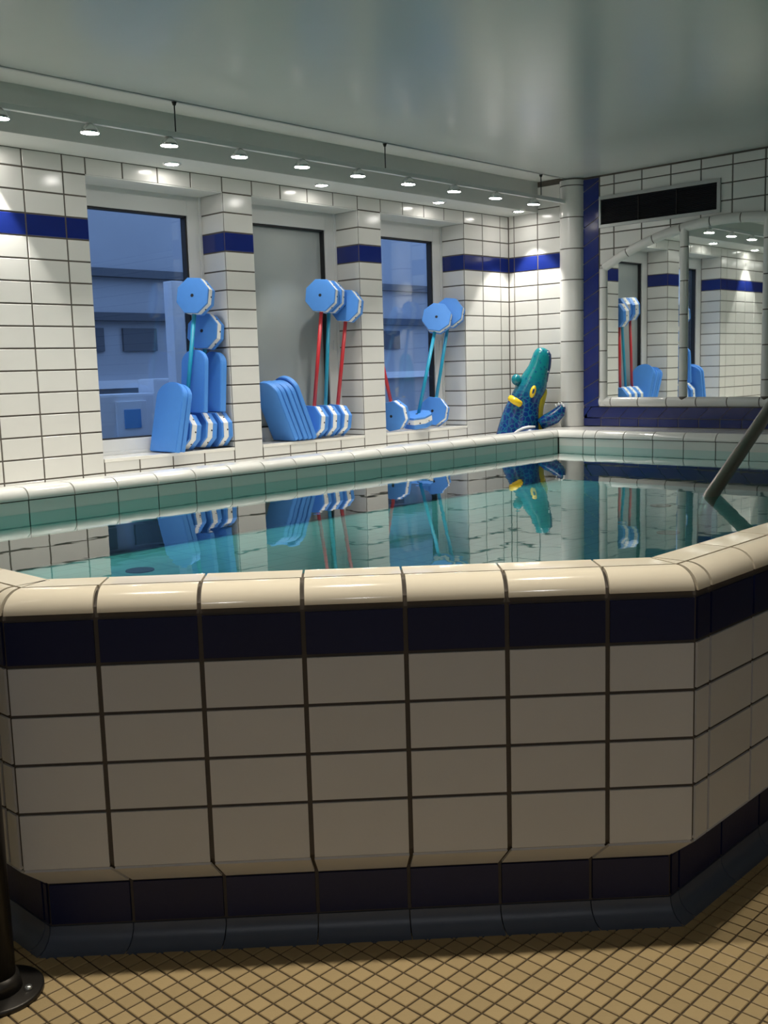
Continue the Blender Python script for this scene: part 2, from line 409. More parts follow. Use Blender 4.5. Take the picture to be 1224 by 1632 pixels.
box_obj('panel_rim', (-0.06, -0.02, 0.26), (0.24, 0.0, 0.56), 'outwhite', bxr, 0.008)
box_obj('panel', (0.01, -0.03, 0.33), (0.17, -0.018, 0.49), 'outblue', bxr, 0.004)
box_obj('side_box', (0.40, 0.1, 0), (0.62, 0.35, 0.74), 'outwhite', bxr, 0.02)
ub = at_y((284, 600), 7.4)
pst = tag(empty('courtyard_post', (ub.x, 7.4, 0.70)), 'slim pale painted post standing in the courtyard outside the clear pane', 'post')
box_obj('shaft', (-0.06, -0.06, 0), (0.06, 0.06, 1.55), 'outwhite', pst, 0.01); box_obj('foot', (-0.11, -0.11, 0), (0.11, 0.11, 0.05), 'outwhite', pst, 0.01)

# ---- end wall + mirror wall (one plane)
we = bmesh.new(); add_box(we, (CX + 0.004, -3, 0), (CX + 0.3, A + 0.4, 3.03))
walle = tag(bm_obj('wall_end', we, 'grout'), kind='structure')
erows = [2.906] + [ROW0 + 2*TH, ROW0 + TH] + rows[1:]
erows = sorted(set(round(r, 4) for r in erows if 0.70 <= r <= WTOP), reverse=True)
erows = [2.906, ROW0 + TH] + [r for r in erows if r < ROW0 + .02]
tile_grid(walle, (CX, A, 0), (0, -1, 0), (-1, 0, 0), [0.0, 0.056, 0.2963, 0.5366], erows, wcol)
# round corner column of tall shaped tiles
pc = Vector((CX, 4.735, 0)); PR = 0.105
zs = [ZT]
pz = [2.616 - 0.2431 * k for k in range(-1, 8)]
pz = [2.906] + [z for z in pz if ZT + .03 < z < 2.88] + [ZT]
colp = []
for i in range(17):
    a = math.pi * i / 16
    colp.append((pc.x - PR * math.sin(a), pc.y + PR * math.cos(a)))
bm = bmesh.new(); prism(bm, [Vector((pc.x - (PR-.006) * math.sin(math.pi*i/16), pc.y + (PR-.006) * math.cos(math.pi*i/16), ZT)) for i in range(17)], (0, 0, 2.91 - ZT))
bm_obj('column_core', bm, 'grout', walle)
for z1, z0 in zip(pz, pz[1:]):
    bm = bmesh.new(); g = 0.004
    prism(bm, [Vector((x, y, z0 + g)) for x, y in colp], (0, 0, z1 - z0 - 2*g))
    o_ = bm_obj('round_tile', bm, 'white', walle)
    for p in o_.data.polygons: p.use_smooth = abs(p.normal.z) < 0.5
    o_.data.set_sharp_from_angle(angle=math.radians(40))
# mirror wall tiles
mrows = [2.906] + [2.834 - TH * k for k in range(0, 8)]
mus = [4.490, 4.361] + [4.361 - TW * k for k in range(1, 13)]
def arch_z(y): return 2.461 - 2.065 + math.sqrt(max(0.0, 2.065**2 - (y - 3.44)**2))
def mfun(i, j, z):
    y = (mus[i] + mus[i+1]) / 2
    ylo = max(mus[i+1], 2.0)
    if 2.44 < y < 4.45 and z + TH/2 < min(arch_z(mus[i]), arch_z(mus[i+1])) - 0.02: return None
    return 'white'
tile_grid(walle, (CX, 0, 0), (0, -1, 0), (-1, 0, 0), [-u for u in mus], mrows, mfun)
# tiles right of the mirror, out of frame
tile_grid(walle, (CX, 0, 0), (0, -1, 0), (-1, 0, 0), [-2.40 + TW * k for k in range(0, 5)], [2.10 - TH * k for k in range(0, 9)], lambda i, j, z: 'white')
joined_tiles(walle, (CX, 0, 0), (0, -1, 0), (-1, 0, 0), [-1.4388 + TW * k for k in range(0, 19)], [2.906] + [2.834 - TH * k for k in range(0, 24)], lambda i, j, z: 'white')
# blue diagonal strip (parallelogram tiles), y 4.64 -> 4.492
def para(y0, y1, zl0, zr0, dz, m='blue'):
    g = 0.004; pts = [(y0, zl0 + g), (y1, zr0 + g), (y1, zr0 + dz - g), (y0, zl0 + dz - g)]
    return pts
bm0 = bmesh.new(); add_box(bm0, (CX - 0.003, 4.488, ZT), (CX + 0.004, 4.645, 2.90)); add_box(bm0, (CX - 0.003, 2.40, ZT), (CX + 0.004, 4.645, 1.117))
bm_obj('joint_bed', bm0, 'groutlight', walle)
def clip_poly(poly, lo, hi, ax):
    for (lim, sgn) in ((lo, 1), (hi, -1)):
        out = []
        for i in range(len(poly)):
            p, q = poly[i], poly[(i+1) % len(poly)]
            ip, iq = sgn * (p[ax] - lim) >= 0, sgn * (q[ax] - lim) >= 0
            if ip: out.append(p)
            if ip != iq:
                t = (lim - p[ax]) / (q[ax] - p[ax]); out.append((p[0] + t * (q[0]-p[0]), p[1] + t * (q[1]-p[1])))
        poly = out
        if not poly: return []
    return poly
def blue_poly(poly):
    if len(poly) < 3: return
    bm = bmesh.new(); prism(bm, [Vector((CX + 0.003, y, z)) for y, z in poly], (-0.012, 0, 0)); bm_obj('slanted_tile', bm, 'blue', walle)
z = 0.98
while z < 2.95:
    blue_poly(clip_poly([(4.641, z + .003), (4.494, z + .0765 + .003), (4.494, z + .0765 + .137 - .003), (4.641, z + .137 - .003)], 1.118 if z < 1.118 else -9, 2.896, 1))
    z += 0.140
y = 4.640
while y > 2.45:
    blue_poly(clip_poly([(y - .003, 1.030), (y - .003 - .084, 1.112), (y - .168 + .003 - .084, 1.112), (y - .168 + .003, 1.030)], 2.40, 4.60, 0))
    yy = y; c = (CX - 0.006, y - 0.084, 0.991)
    tile(walle, (CX - 0.007, y - 0.084, 0.9935), (0, -1, 0), (-1, 0, 0), 0.168, 0.066, 'blue', gap=0.006)
    y -= 0.168
# closing tile in the frame corner
blue_poly([(4.641, 1.032), (4.641, 1.10), (4.60, 1.115), (4.565, 1.115), (4.630, 1.032)])

# ---- remaining room shell (behind and beside the camera)
for nm, a, b in (('wall_left', (-3.2, -3, 0), (-3, A + .4, 3.03)), ('wall_back', (-3.2, -3.2, 0), (CX + .3, -3, 3.03))):
    tag(box_obj(nm, a, b, 'poolwhite'), kind='structure')
# lower tiled ledge between pool rim and window wall
tag(box_obj('trim_1', (-3, 4.74, 0), (CX, A + 0.002, 0.70), 'farwhite'), kind='structure')

# ================================================================== POOL
pool = tag(empty('swimming_pool', (F0.x, F0.y, 0)), 'raised tiled indoor pool with cream rounded rim and navy tile bands', 'pool')
PO = Matrix.Translation(-Vector((F0.x, F0.y, 0)))
def pchild(o): o.matrix_local = PO @ o.matrix_local; return o
bF = (F1 - F0).normalized(); L = (F1 - F0).length
iF = Vector((-bF.y, bF.x, 0)); iF = iF if iF.dot(Vector((0.7, 0.7, 0))) > 0 else -iF
tR = math.tan(math.radians(44.04 / 2)); tL = math.tan(math.radians(45.96 / 2))
bR, iR_ = Vector((1, 0, 0)), Vector((0, 1, 0))
bL, iL_ = Vector((0, 1, 0)), Vector((1, 0, 0))        # left side measured from F0 going +Y
LR, LL = CX - F1.x, 4.73 - F0.y
uF = [0, 0.2241] + [0.2241 + 0.25 * k for k in range(1, 6)] + [L]
uR = [0, 0.0763] + [0.0763 + 0.25 * k for k in range(1, 20)]; uR = [u for u in uR if u < LR - .1] + [LR]
uL = [0, 0.06] + [0.06 + 0.25 * k for k in range(1, 12)]; uL = [u for u in uL if u < LL - .1] + [LL]
sides = [(F0, bF, iF, uF, tL, -tR, 'F'), (F1, bR, iR_, uR, tR, 0.0, 'R'), (F0, bL, iL_, uL, tL, 0.0, 'L')]
# masonry body following the outer outline, 4 mm behind the tile faces
def ring_poly(d):
    x = F0.x + d
    # front line offset meets left / right offsets
    pl = F0 + iL_ * d + bL * (tL * d); pr = F1 + iR_ * d + bR * (tR * d)
    return pl, pr
def outline(d, z): pl, pr = ring_poly(d); return [Vector((F0.x + d, 4.735, z)), Vector((pl.x, pl.y, z)), Vector((pr.x, pr.y, z)), Vector((CX, F1.y + d, z))]
def wall_sheet(profile, name, m):
    bm = bmesh.new(); prev = None
    for d, z in profile:
        cur = [bm.verts.new(p) for p in outline(d, z)]
        if prev:
            for i in range(3): bm.faces.new((prev[i], prev[i+1], cur[i+1], cur[i]))
        prev = cur
    return pchild(bm_obj(name, bm, m, pool))
wall_sheet([(0.087, 0.0), (0.087, 0.180), (0.014, 0.252), (0.006, 0.262), (0.006, 0.89), (0.012, 0.915), (0.075, 0.950), (0.16, 0.950), (0.168, 0.93), (0.168, 0.45)], 'wall_body', 'grout')
zrow = [0.889, 0.774, 0.649, 0.524, 0.399, 0.249]
nose = [(0.0 + 0.066 * (1 - math.cos(t)), ZB + 0.055 * math.sin(t)) for t in [math.pi/2 * k / 10 for k in range(11)]]
lip = [(0.074, ZT), (0.155, ZT), (0.163, ZT + 0.001), (0.170, ZT - 0.004), (0.1735, ZT - 0.014)]
cove = [(0.080 - 0.0, 0.056), (0.078, 0.040), (0.070, 0.022), (0.056, 0.008), (0.036, 0.001), (0.030, 0.0005)]
for o_, b_, i_, us, m0, m1, sd in sides:
    n = len(us) - 1; Lx = us[-1]
    sg = 1
    def mm_(u): return m0 + (m1 - m0) * u / Lx if sd == 'F' else (m0 if u == 0 else 0.0)
    def end(k): return (m0 if k == 0 else (m1 if k == n else 0.0))
    vis_n = n if sd == 'F' else (8 if sd == 'R' else 4)
    nd = -i_
    for k in range(n):
        u0, u1 = us[k], us[k+1]
        strip('coping_tile', nose, o_, b_, i_, u0, u1, end(k), end(k+1), 0.010, 'cream', pool, True, gap=0.011)
        strip('rim_tile', lip, o_, b_, i_, u0, u1, end(k), end(k+1), 0.008, 'cream', pool, True, gap=0.006)
        for r in range(5):
            strip('wall_tile', [(0.0, zrow[r+1] + .0045), (0.0, zrow[r] - .0045)], o_, b_, i_, u0, u1, 0, 0, 0.008, 'navy' if r == 0 else 'poolwhite', pool, gap=0.012)
        strip('chamfer_tile', [(0.080, 0.175), (0.002, 0.2455)], o_, b_, i_, u0, u1, mm_(u0), mm_(u1), 0.006, 'poolwhite', pool, gap=0.010)
        strip('toe_tile', [(0.080, 0.062), (0.080, 0.170)], o_, b_, i_, u0, u1, mm_(u0), mm_(u1), 0.006, 'navy', pool, gap=0.010)
        strip('cove_tile', cove[::-1], o_, b_, i_, u0, u1, mm_(u0), mm_(u1), 0.006, 'cove', pool, True, gap=0.003)
for ch in list(pool.children):
    if ch.name.split('.')[0] not in ('wall_body',): pchild(ch)
# window-side rim (nose towards the water) and mirror-side ledge
YN, XN = 4.56, 6.742
before = set(pool.children)
fx = [4.509 - 0.2415 * k for k in range(14, 0, -1)] + [4.509 + 0.2415 * k for k in range(0, 10)]
fx = [x for x in fx if x > 1.3] + [XN + .002]
n2 = [(0.0 + 0.060 * (1 - math.cos(t)), ZB + 0.055 * math.sin(t)) for t in [math.pi/2 * k / 10 for k in range(11)]]
for a, b in zip(fx, fx[1:]):
    last = b == fx[-1]
    prof = n2 + [(0.175, ZT)]
    strip('coping_tile', prof, (0, YN, 0), (1, 0, 0), (0, 1, 0), a, b, 0, 1.0 if last else 0, 0.010, 'farwhite', pool, True, gap=0.007)
    strip('waterline_tile', [(0.006, 0.72), (0.006, ZB - 0.006)], (0, YN, 0), (1, 0, 0), (0, 1, 0), a, b, 0, 0, 0.006, 'farwhite', pool, gap=0.007)
my = [YN] + [4.341, 4.233] + [4.233 - 0.2415 * k for k in range(1, 13)]
my = [y for y in my if y > 1.4] + [1.345]
for a, b in zip(my, my[1:]):
    first = a == YN
    strip('coping_tile', n2 + [(0.20, ZT)], (XN, 0, 0), (0, -1, 0), (1, 0, 0), -a, -b, -1.0 if first else 0, 0, 0.010, 'farwhite', pool, True, gap=0.007)
    strip('waterline_tile', [(0.006, 0.72), (0.006, ZB - 0.006)], (XN, 0, 0), (0, -1, 0), (1, 0, 0), -a, -b, 0, 0, 0.006, 'farwhite', pool, gap=0.007)
    strip('ledge_tile', [(0.207, ZT), (0.474, ZT)], (XN, 0, 0), (0, -1, 0), (1, 0, 0), -a - (0.26 if first else 0), -b, 0, 0, 0.008, 'farwhite', pool, gap=0.006)
bm = bmesh.new(); add_box(bm, (1.0, YN + 0.010, 0.45), (XN + .4, 4.733, ZB - 0.002)); add_box(bm, (XN + 0.010, 1.3, 0.45), (CX, 4.733, ZB - 0.002))
add_box(bm, (1.0, YN + 0.066, ZB - .01), (XN + .4, 4.733, ZT - 0.012)); add_box(bm, (XN + 0.066, 1.3, ZB - .01), (CX, 4.733, ZT - 0.010))
bm_obj('rim_core', bm, 'grout', pool)
# fill the outer face of the window-side rim
bm = bmesh.new(); add_box(bm, (1.0, 4.733, 0.69), (CX, 4.738, ZT - 0.002)); bm_obj('rim_back', bm, 'farwhite', pool)
# basin
BZ = 0.575
pl, pr = ring_poly(0.170)
poly = [Vector((1.277, YN + .012, BZ)), Vector((pl.x, pl.y, BZ)), Vector((pr.x, pr.y, BZ)), Vector((XN + .012, F1.y + .17, BZ)), Vector((XN + .012, YN + .012, BZ))]
bm = bmesh.new(); vb = [bm.verts.new(p) for p in poly]; bm.faces.new(vb)
vt = [bm.verts.new(p + Vector((0, 0, 0.30))) for p in poly]
for i in range(5): bm.faces.new((vb[i], vb[(i+1) % 5], vt[(i+1) % 5], vt[i]))
bm_obj('basin', bm, 'basin', pool)
for px, r in (((223, 908), 0.066), ((770, 782), 0.075), ((1053, 805), 0.065), ((1065, 848), 0.06)):
    p = at_z(px, BZ + 0.004); bm = bmesh.new(); add_tube(bm, [p - Vector((0, 0, .006)), p], [r, r], 28); bm_obj('floor_inlet', bm, 'ventdark', pool, False)
for ch in pool.children:
    if ch not in before: pchild(ch)
# water
bm = bmesh.new()
pl2, pr2 = ring_poly(0.169)
wp = [(1.276, YN + .008), (pl2.x, pl2.y), (pr2.x, pr2.y), (XN + .008, F1.y + .169), (XN + .008, YN + .008)]
bm.faces.new([bm.verts.new((x, y, ZW)) for x, y in wp]).normal_update()
wob = bm_obj('pool_water', bm, 'water')
if wob.data.polygons[0].normal.z < 0: wob.data.flip_normals()
tag(wob, 'still turquoise water filling the raised tiled pool', 'water', kind='stuff')

# ================================================================== MIRROR
MX = CX - 0.006
mir = tag(empty('arched_mirror', (CX, 3.44, 1.157)), 'wide arched wall mirror framed with half-round white tiles below the vent', 'mirror')
ML = Matrix.Translation((-CX, -3.44, -1.157))
def mch(o): o.matrix_local = ML @ o.matrix_local; return o
ysplit = [4.445, 3.758, 3.122, 2.435]
for y0, y1 in zip(ysplit, ysplit[1:]):
    bm = bmesh.new(); pts = [Vector((MX, y0, 1.157)), Vector((MX, y1, 1.157))]
    for k in range(13): yy = y1 + (y0 - y1) * k / 12; pts.append(Vector((MX, yy, arch_z(yy))))
    prism(bm, pts, (-0.006, 0, 0)); mch(bm_obj('pane', bm, 'mirror', mir))
def half_trim(path, r=0.0375, name='trim_tile', m='white'):
    """half-round bar along path on the wall plane, flat side to the wall"""
    bm = bmesh.new(); rings = []
    path = [Vector(p) for p in path]
    for i, p in enumerate(path):
        d = (path[min(i+1, len(path)-1)] - path[max(i-1, 0)]).normalized(); s = d.cross(Vector((1, 0, 0))).normalized()
        rings.append([bm.verts.new(p + s * (r * math.cos(t)) + Vector((-0.85 * r * math.sin(t), 0, 0))) for t in [math.pi * k / 12 for k in range(13)]])
    for a, b in zip(rings, rings[1:]):
        for k in range(12): bm.faces.new((a[k], a[k+1], b[k+1], b[k]))
        bm.faces.new((a[12], a[0], b[0], b[12]))
    bm.faces.new(rings[0]); bm.faces.new(rings[-1][::-1])
    o_ = bm_obj(name, bm, m, mir, True); o_.data.set_sharp_from_angle(angle=math.radians(50)); mch(o_); return o_
TX = CX - 0.004
g = 0.004
for yv in (4.445, 3.758, 3.122, 2.435): half_trim([(TX, yv, 1.14), (TX, yv, arch_z(yv))], 0.034, 'joint_bed', 'grout')
half_trim([(TX, 4.47, 1.157), (TX, 2.41, 1.157)], 0.034, 'joint_bed', 'grout')
half_trim([(TX, 4.445 - 2.01 * k / 30, arch_z(4.445 - 2.01 * k / 30)) for k in range(31)], 0.034, 'joint_bed', 'grout')
for yv in (4.445, 3.758, 3.122, 2.435):
    top = arch_z(yv) if yv in (3.758, 3.122) else 2.20
    zz = [1.157 + (0.035 if yv in (3.758, 3.122) else -0.037)] + [1.314 + 0.2455 * k for k in range(0, 6) if 1.314 + 0.2455 * k < top - 0.08] + [top]
    for a, b in zip(zz, zz[1:]): half_trim([(TX, yv, a + g), (TX, yv, b - g)])
yb = [4.482] + [4.372 - 0.2425 * k for k in range(0, 8)] + [2.40]
for a, b in zip(yb, yb[1:]): half_trim([(TX, a - g, 1.157), (TX, b + g, 1.157)])
th0 = math.acos(1.005 / 2.065)
nseg = 9
for s in range(nseg):
    t0 = th0 + (math.pi - 2 * th0) * s / nseg + 0.002; t1 = th0 + (math.pi - 2 * th0) * (s + 1) / nseg - 0.002
    half_trim([(TX, 3.44 + 2.065 * math.cos(t0 + (t1 - t0) * k / 6), 2.461 - 2.065 + 2.065 * math.sin(t0 + (t1 - t0) * k / 6)) for k in range(7)])

# ================================================================== VENT
vent = tag(empty('air_vent', (CX, 3.987, 2.633)), 'long dark louvred air vent in a grey frame above the arched mirror', 'vent')
VL = Matrix.Translation((-CX, -3.987, -2.633))
def vch(o): o.matrix_local = VL @ o.matrix_local; return o
VX = CX - 0.012
vy0, vy1, vz0, vz1 = 4.490, 3.484, 2.512, 2.752
for a, b in (((VX, vy1, vz1 - .026), (CX, vy0, vz1)), ((VX, vy1, vz0), (CX, vy0, vz0 + .024)), ((VX, vy0 - .018, vz0 + .024), (CX, vy0, vz1 - .026)), ((VX, vy1, vz0 + .024), (CX, vy1 + .028, vz1 - .026))):
    vch(box_obj('frame_bar', a, b, 'ventframe', vent, 0.002))
vch(box_obj('backing', (CX - .002, vy1 + .02, vz0 + .01), (CX + .0, vy0 - .01, vz1 - .01), 'hole', vent))
ys = [vy0 - .018, 4.144, 3.828, vy1 + .028]
for a, b in zip(ys, ys[1:]):
    bm = bmesh.new(); k = 0; zc = vz0 + .030
    while zc < vz1 - .032:
        prism(bm, [Vector((VX + .001, a - .003, zc)), Vector((VX + .003, a - .003, zc + .002)), Vector((CX - .001, a - .003, zc + .009)), Vector((CX - .002, a - .003, zc + .006))], (0, b - a + .006, 0)); zc += 0.0125
    o_ = vch(bm_obj('louvre', bm, 'ventdark', vent)); o_['kind'] = 'stuff'
for yv in (4.144, 3.828): vch(box_obj('divider', (VX, yv - .003, vz0 + .024), (CX, yv + .003, vz1 - .026), 'ventdark', vent))

# ================================================================== LIGHTS
def spot(name, loc, target, watts, col, angle, blend, parent=None, size=0.03):
    l = bpy.data.lights.new(name, 'SPOT'); l.energy = watts; l.color = col; l.spot_size = math.radians(angle); l.spot_blend = blend; l.shadow_soft_size = size
    o = bpy.data.objects.new(name, l); C.objects.link(o); o.location = loc
    d = (Vector(target) - Vector(loc)).normalized(); o.rotation_euler = d.to_track_quat('-Z', 'Y').to_euler()
    if parent is not None:
        o.parent = parent; o.matrix_parent_inverse = Matrix.Translation(-Vector(parent.location))
    return o
RY, RZ = 4.75, 2.725
rail = tag(empty('track_light', (4.6, RY, RZ)), 'suspended ceiling track with a row of small bright spot heads before the windows', 'light')
RL = Matrix.Translation((-4.6, -RY, -RZ))
def rch(o): o.matrix_local = RL @ o.matrix_local; return o
rch(box_obj('rail', (0.4, RY - .014, RZ), (CX - .10, RY + .014, RZ + .030), 'frame', rail, 0.004))
for px in ((277, 155), (613, 222), (862, 275)):
    x = at_z(px, CEIL).x
    x = at_y(px, RY).x
    rch(tube_obj('cable', [(x, RY, RZ + .02), (x, RY, CEIL + .03)], 0.0035, 'seal', rail, 8))
    rch(tube_obj('ceiling_cup', [(x, RY, CEIL + .002), (x, RY, CEIL - .022)], [0.016, 0.008], 'darksteel', rail, 12))
lampx = [2.43 + 0.4755 * k for k in range(-3, 10)]
for i, x in enumerate(lampx):
    p = Vector((x, RY, RZ)); d = Vector((0, 0.06, -1)).normalized()
    h = rch(tube_obj('spot_head', [p + Vector((0, 0, .002)), p + d * 0.02, p + d * 0.045], [0.016, 0.036, 0.050], 'alu', rail, 16))
    bm = bmesh.new(); add_tube(bm, [p + d * 0.043, p + d * 0.0475], [0.046, 0.044], 16); bulb = bm_obj('lens', bm, 'lampglow', h); bulb.matrix_local = Matrix.Identity(4)
    spot('rail_spot', p + d * 0.052, p + d * 2, RAIL_W, COOL, 84, 0.8, rail, 0.036)
# downlights in the soffit
def downlight(x, y, z, label, group, watts, col, ang, bl, glow='lampglow', tgt=None, r=0.044):
    t = tag(empty('recessed_downlight', (x, y, z)), label, 'light', group)
    bm = bmesh.new()
    seg = 20; A1 = []; 
    prof = [(r + .012, 0.0), (r + .010, -.006), (r, -.007), (r - .004, -.002)]
    rings = [[bm.verts.new((rr * math.cos(2*math.pi*k/seg), rr * math.sin(2*math.pi*k/seg), zz)) for k in range(seg)] for rr, zz in prof]
    for a, b in zip(rings, rings[1:]):
        for k in range(seg): bm.faces.new((a[k], a[(k+1) % seg], b[(k+1) % seg], b[k]))
    bm_obj('ring', bm, 'alu', t, True)
    bm = bmesh.new(); add_tube(bm, [(0, 0, 0.0), (0, 0, -.005)], [r - .003, r - .005], 20); bm_obj('lens', bm, glow, t)
    loc = Vector((x, y, z - .012))
    spot('downlight_spot', loc, tgt or (x, y, 0), watts, col, ang, bl, t, 0.028)
    return t
SL = 'small round downlight in the soffit above the %s'
downlight(3.735, 5.235, WTOP, SL % 'window with leaning blue boards', 'soffit downlights', SOFFIT_W, COOL, 75, 0.5, tgt=(3.74, 5.31, 0))
downlight(4.925, 5.215, WTOP, SL % 'frosted middle window', 'soffit downlights', SOFFIT_W, COOL, 75, 0.5, tgt=(4.93, 5.31, 0))
downlight(6.135, 5.215, WTOP, SL % 'window beside the corner', 'soffit downlights', SOFFIT_W, COOL, 75, 0.5, tgt=(6.14, 5.31, 0))
downlight(7.02, 5.12, WTOP, 'small round downlight in the soffit at the tiled room corner', 'soffit downlights', SOFFIT_W * 2.6, COOL, 70, 0.25, tgt=(7.12, 4.98, 0))
downlight(2.62, 5.27, WTOP, 'small round downlight in the soffit left of all windows', 'soffit downlights', SOFFIT_W * 2.6, COOL, 62, 0.25, tgt=(2.62, 5.33, 0))
# warm downlights in the main ceiling straight above the near pool rim
for x, y, wh in ((2.42, 1.27, 'pool rim corner on the handrail side'), (1.80, 1.86, 'middle of the slanted near rim'), (1.20, 2.44, 'pool rim corner beside the steel post')):
    downlight(x, y, CEIL, 'warm recessed downlight in the main ceiling above the ' + wh, 'main ceiling downlights', FRONT_W, WARM, 110, 0.8, 'frontglow', r=0.05)
for x, y, wh in ((-2.5, -1.2, 'left wall'), (-2.2, -2.4, 'rear corner'), (-0.6, -2.7, 'rear wall')):  # fill lamps added behind the camera to brighten the near pool face
    downlight(x, y, CEIL, 'added unseen fill light aimed at the pool from near the ' + wh, 'added rear fill lights', FILL_W, (0.93, 0.95, 1.0), 80, 0.9, 'frontglow', tgt=(1.75, 1.75, 0.65), r=0.05)

# ================================================================== HANDRAIL AND POST
hr = tag(empty('pool_handrail', (4.496, 2.196, ZW)), 'brushed steel handrail slanting down into the pool water', 'handrail')
e0 = Vector((4.496, 2.196, ZW)); p1 = Vector((4.904, 2.221, 1.041)); dr = p1 - e0
lo = e0 - dr * 0.10; hi = e0 + dr * 2.6
top = [hi, hi + Vector((0.12, 0, 0.045)), hi + Vector((0.30, 0, 0.05)), hi + Vector((0.46, 0, 0.02)), hi + Vector((0.55, 0, -0.08))]
o_ = tube_obj('tube', [Vector((lo.x - 0.03, lo.y, BZ + .005)), Vector((lo.x - 0.028, lo.y, lo.z - 0.06)), Vector((lo.x - 0.012, lo.y, lo.z - 0.022)), lo + dr * 0.06, e0 + dr * 0.5, e0 + dr * 1.5] + top + [Vector((top[-1].x + 0.02, top[-1].y, 0.60))], 0.033, 'steel', hr, 20)
o_.matrix_local = Matrix.Translation(-e0)
o_ = tube_obj('foot_flange', [Vector((lo.x - .03, lo.y, BZ)), Vector((lo.x - .03, lo.y, BZ + .02))], [0.06, 0.045], 'steel', hr, 20); o_.matrix_local = Matrix.Translation(-e0)

pst2 = tag(empty('steel_post', (1.000, 2.292, 0)), 'dark steel post on a bolted round floor flange beside the pool corner', 'post')
tube_obj('shaft', [(0, 0, 0.008), (0, 0, 1.30)], 0.042, 'darksteel', pst2, 24)
tube_obj('collar', [(0, 0, 0.010), (0, 0, 0.05)], [0.056, 0.048], 'darksteel', pst2, 24)
tube_obj('flange', [(0, 0, 0.0), (0, 0, 0.010), (0, 0, 0.013)], [0.105, 0.105, 0.100], 'darksteel', pst2, 40)
for k in range(4):
    a = -0.9 + k * math.pi / 2; tube_obj('bolt', [(0.075 * math.cos(a), 0.075 * math.sin(a), 0.012), (0.075 * math.cos(a), 0.075 * math.sin(a), 0.022)], [0.011, 0.008], 'alu', pst2, 10)
tube_obj('hand_bar', [(0, 0, 1.28), (0, 0.02, 1.33), (0, 0.10, 1.36), (0, 0.6, 1.36)], 0.03, 'darksteel', pst2, 20)

# ================================================================== AQUA BARBELLS
def disc(parent, c, spin, up, name='foam_disc', flat=0.222, layers=(0.016, 0.040, 0.036), nrm=None, dark=False):
    """octagonal foam disc: normal n (horizontal-ish), made of blue, white, blue slabs"""
    up = Vector(up).normalized(); n = Vector((-math.cos(spin), -math.sin(spin), 0)); n = (n - up * n.dot(up)).normalized() if nrm is None else Vector(nrm).normalized()
    up = (up - n * up.dot(n)).normalized(); s = up.cross(n)
    R = flat / 2 / math.cos(math.pi / 8); t = -sum(layers) / 2
    root = None
    for k, th in enumerate(layers):
        rr = R if k != 1 else R * 1.0
        bm = bmesh.new(); base = []
        for q in range(8):
            a = math.pi / 8 + q * math.pi / 4
            base.append(Vector(c) + s * (rr * math.cos(a)) + up * (rr * math.sin(a)) - n * t)
        g0 = 0.0
        prism(bm, base, -n * th * 0.985)
        bmesh.ops.recalc_face_normals(bm, faces=bm.faces)
        bmesh.ops.bevel(bm, geom=list(bm.edges), offset=0.0025, segments=1, affect='EDGES')
        o = bm_obj(name if k == 1 else 'blue_slab', bm, 'foamwhite' if k == 1 else 'foamblue', None)
        if k == 1: root = o
        t += th
        if k == 0: first = o
        if k == 2: lastb = o
    root.parent = parent
    first.parent = root; lastb.parent = root
    for sg in (1,):
        f = Vector(c) + n * (sum(layers) / 2)
        bm = bmesh.new(); add_tube(bm, [f - n * .002, f + n * .0012], [0.011, 0.011], 12); h = bm_obj('centre_hole', bm, 'hole', root)
    for q in range(8):
        a = q * math.pi / 4
        dirr = s * math.cos(a) + up * math.sin(a); f = Vector(c) + dirr * (flat / 2)
        bm = bmesh.new(); add_tube(bm, [f - dirr * .002, f + dirr * .0008], [0.006, 0.006], 8); bm_obj('edge_hole', bm, 'hole', root)
    return root
def barbell(lowc, topc, rodm, label, spin_lo=0.0, spin_hi=0.35, low_up=None, top_disc=True, low_n=None):
    lowc, topc = Vector(lowc), Vector(topc); ax = (topc - lowc).normalized()
    base = Vector((lowc.x, lowc.y, SILL))
    t = tag(empty('aqua_barbell', base), label, 'barbell', 'foam barbells on the window sills')
    T = Matrix.Translation(-base); kids = []
    kids.append(disc(t, lowc, spin_lo, low_up or ax, nrm=low_n))
    if top_disc: kids.append(disc(t, topc, spin_hi, ax))
    kids.append(tube_obj('rod', [lowc + ax * (0.03 if low_n else 0.10), topc - ax * (0.10 if top_disc else 0.0)], 0.0135, rodm, t, 14))
    if rodm == 'rodred' or rodm == 'rodteal': pass
    for k_ in kids: k_.matrix_local = T
    return t
DL = SILL + 0.1205
def low(px): p = at_y(px, 5.47); return Vector((p.x, 5.47, DL))
def hi_(px, y=5.46): p = at_y(px, y); return p
FB = 'blue and white octagonal foam barbell'
# window 1
barbell(low((294, 688)), hi_((312, 473), 5.46), 'rodteal', FB + ', teal rod, tallest beside the leaning boards', 0.05, 0.40)
barbell(low((318, 686)) + Vector((0.02, 0.015, 0)), hi_((328, 529), 5.495), 'rodteal', FB + ', short rod, behind the tallest one', 0.05, 0.32)
pz3 = low((345, 685))
t = tag(empty('aqua_dumbbell', (pz3.x, pz3.y, SILL)), 'single blue and white foam disc squeezed against the tiled reveal under a board', 'dumbbell')
d1 = disc(t, pz3, 0.05, (0, 0, 1)); d1.matrix_local = Matrix.Translation((-pz3.x, -pz3.y, -SILL))
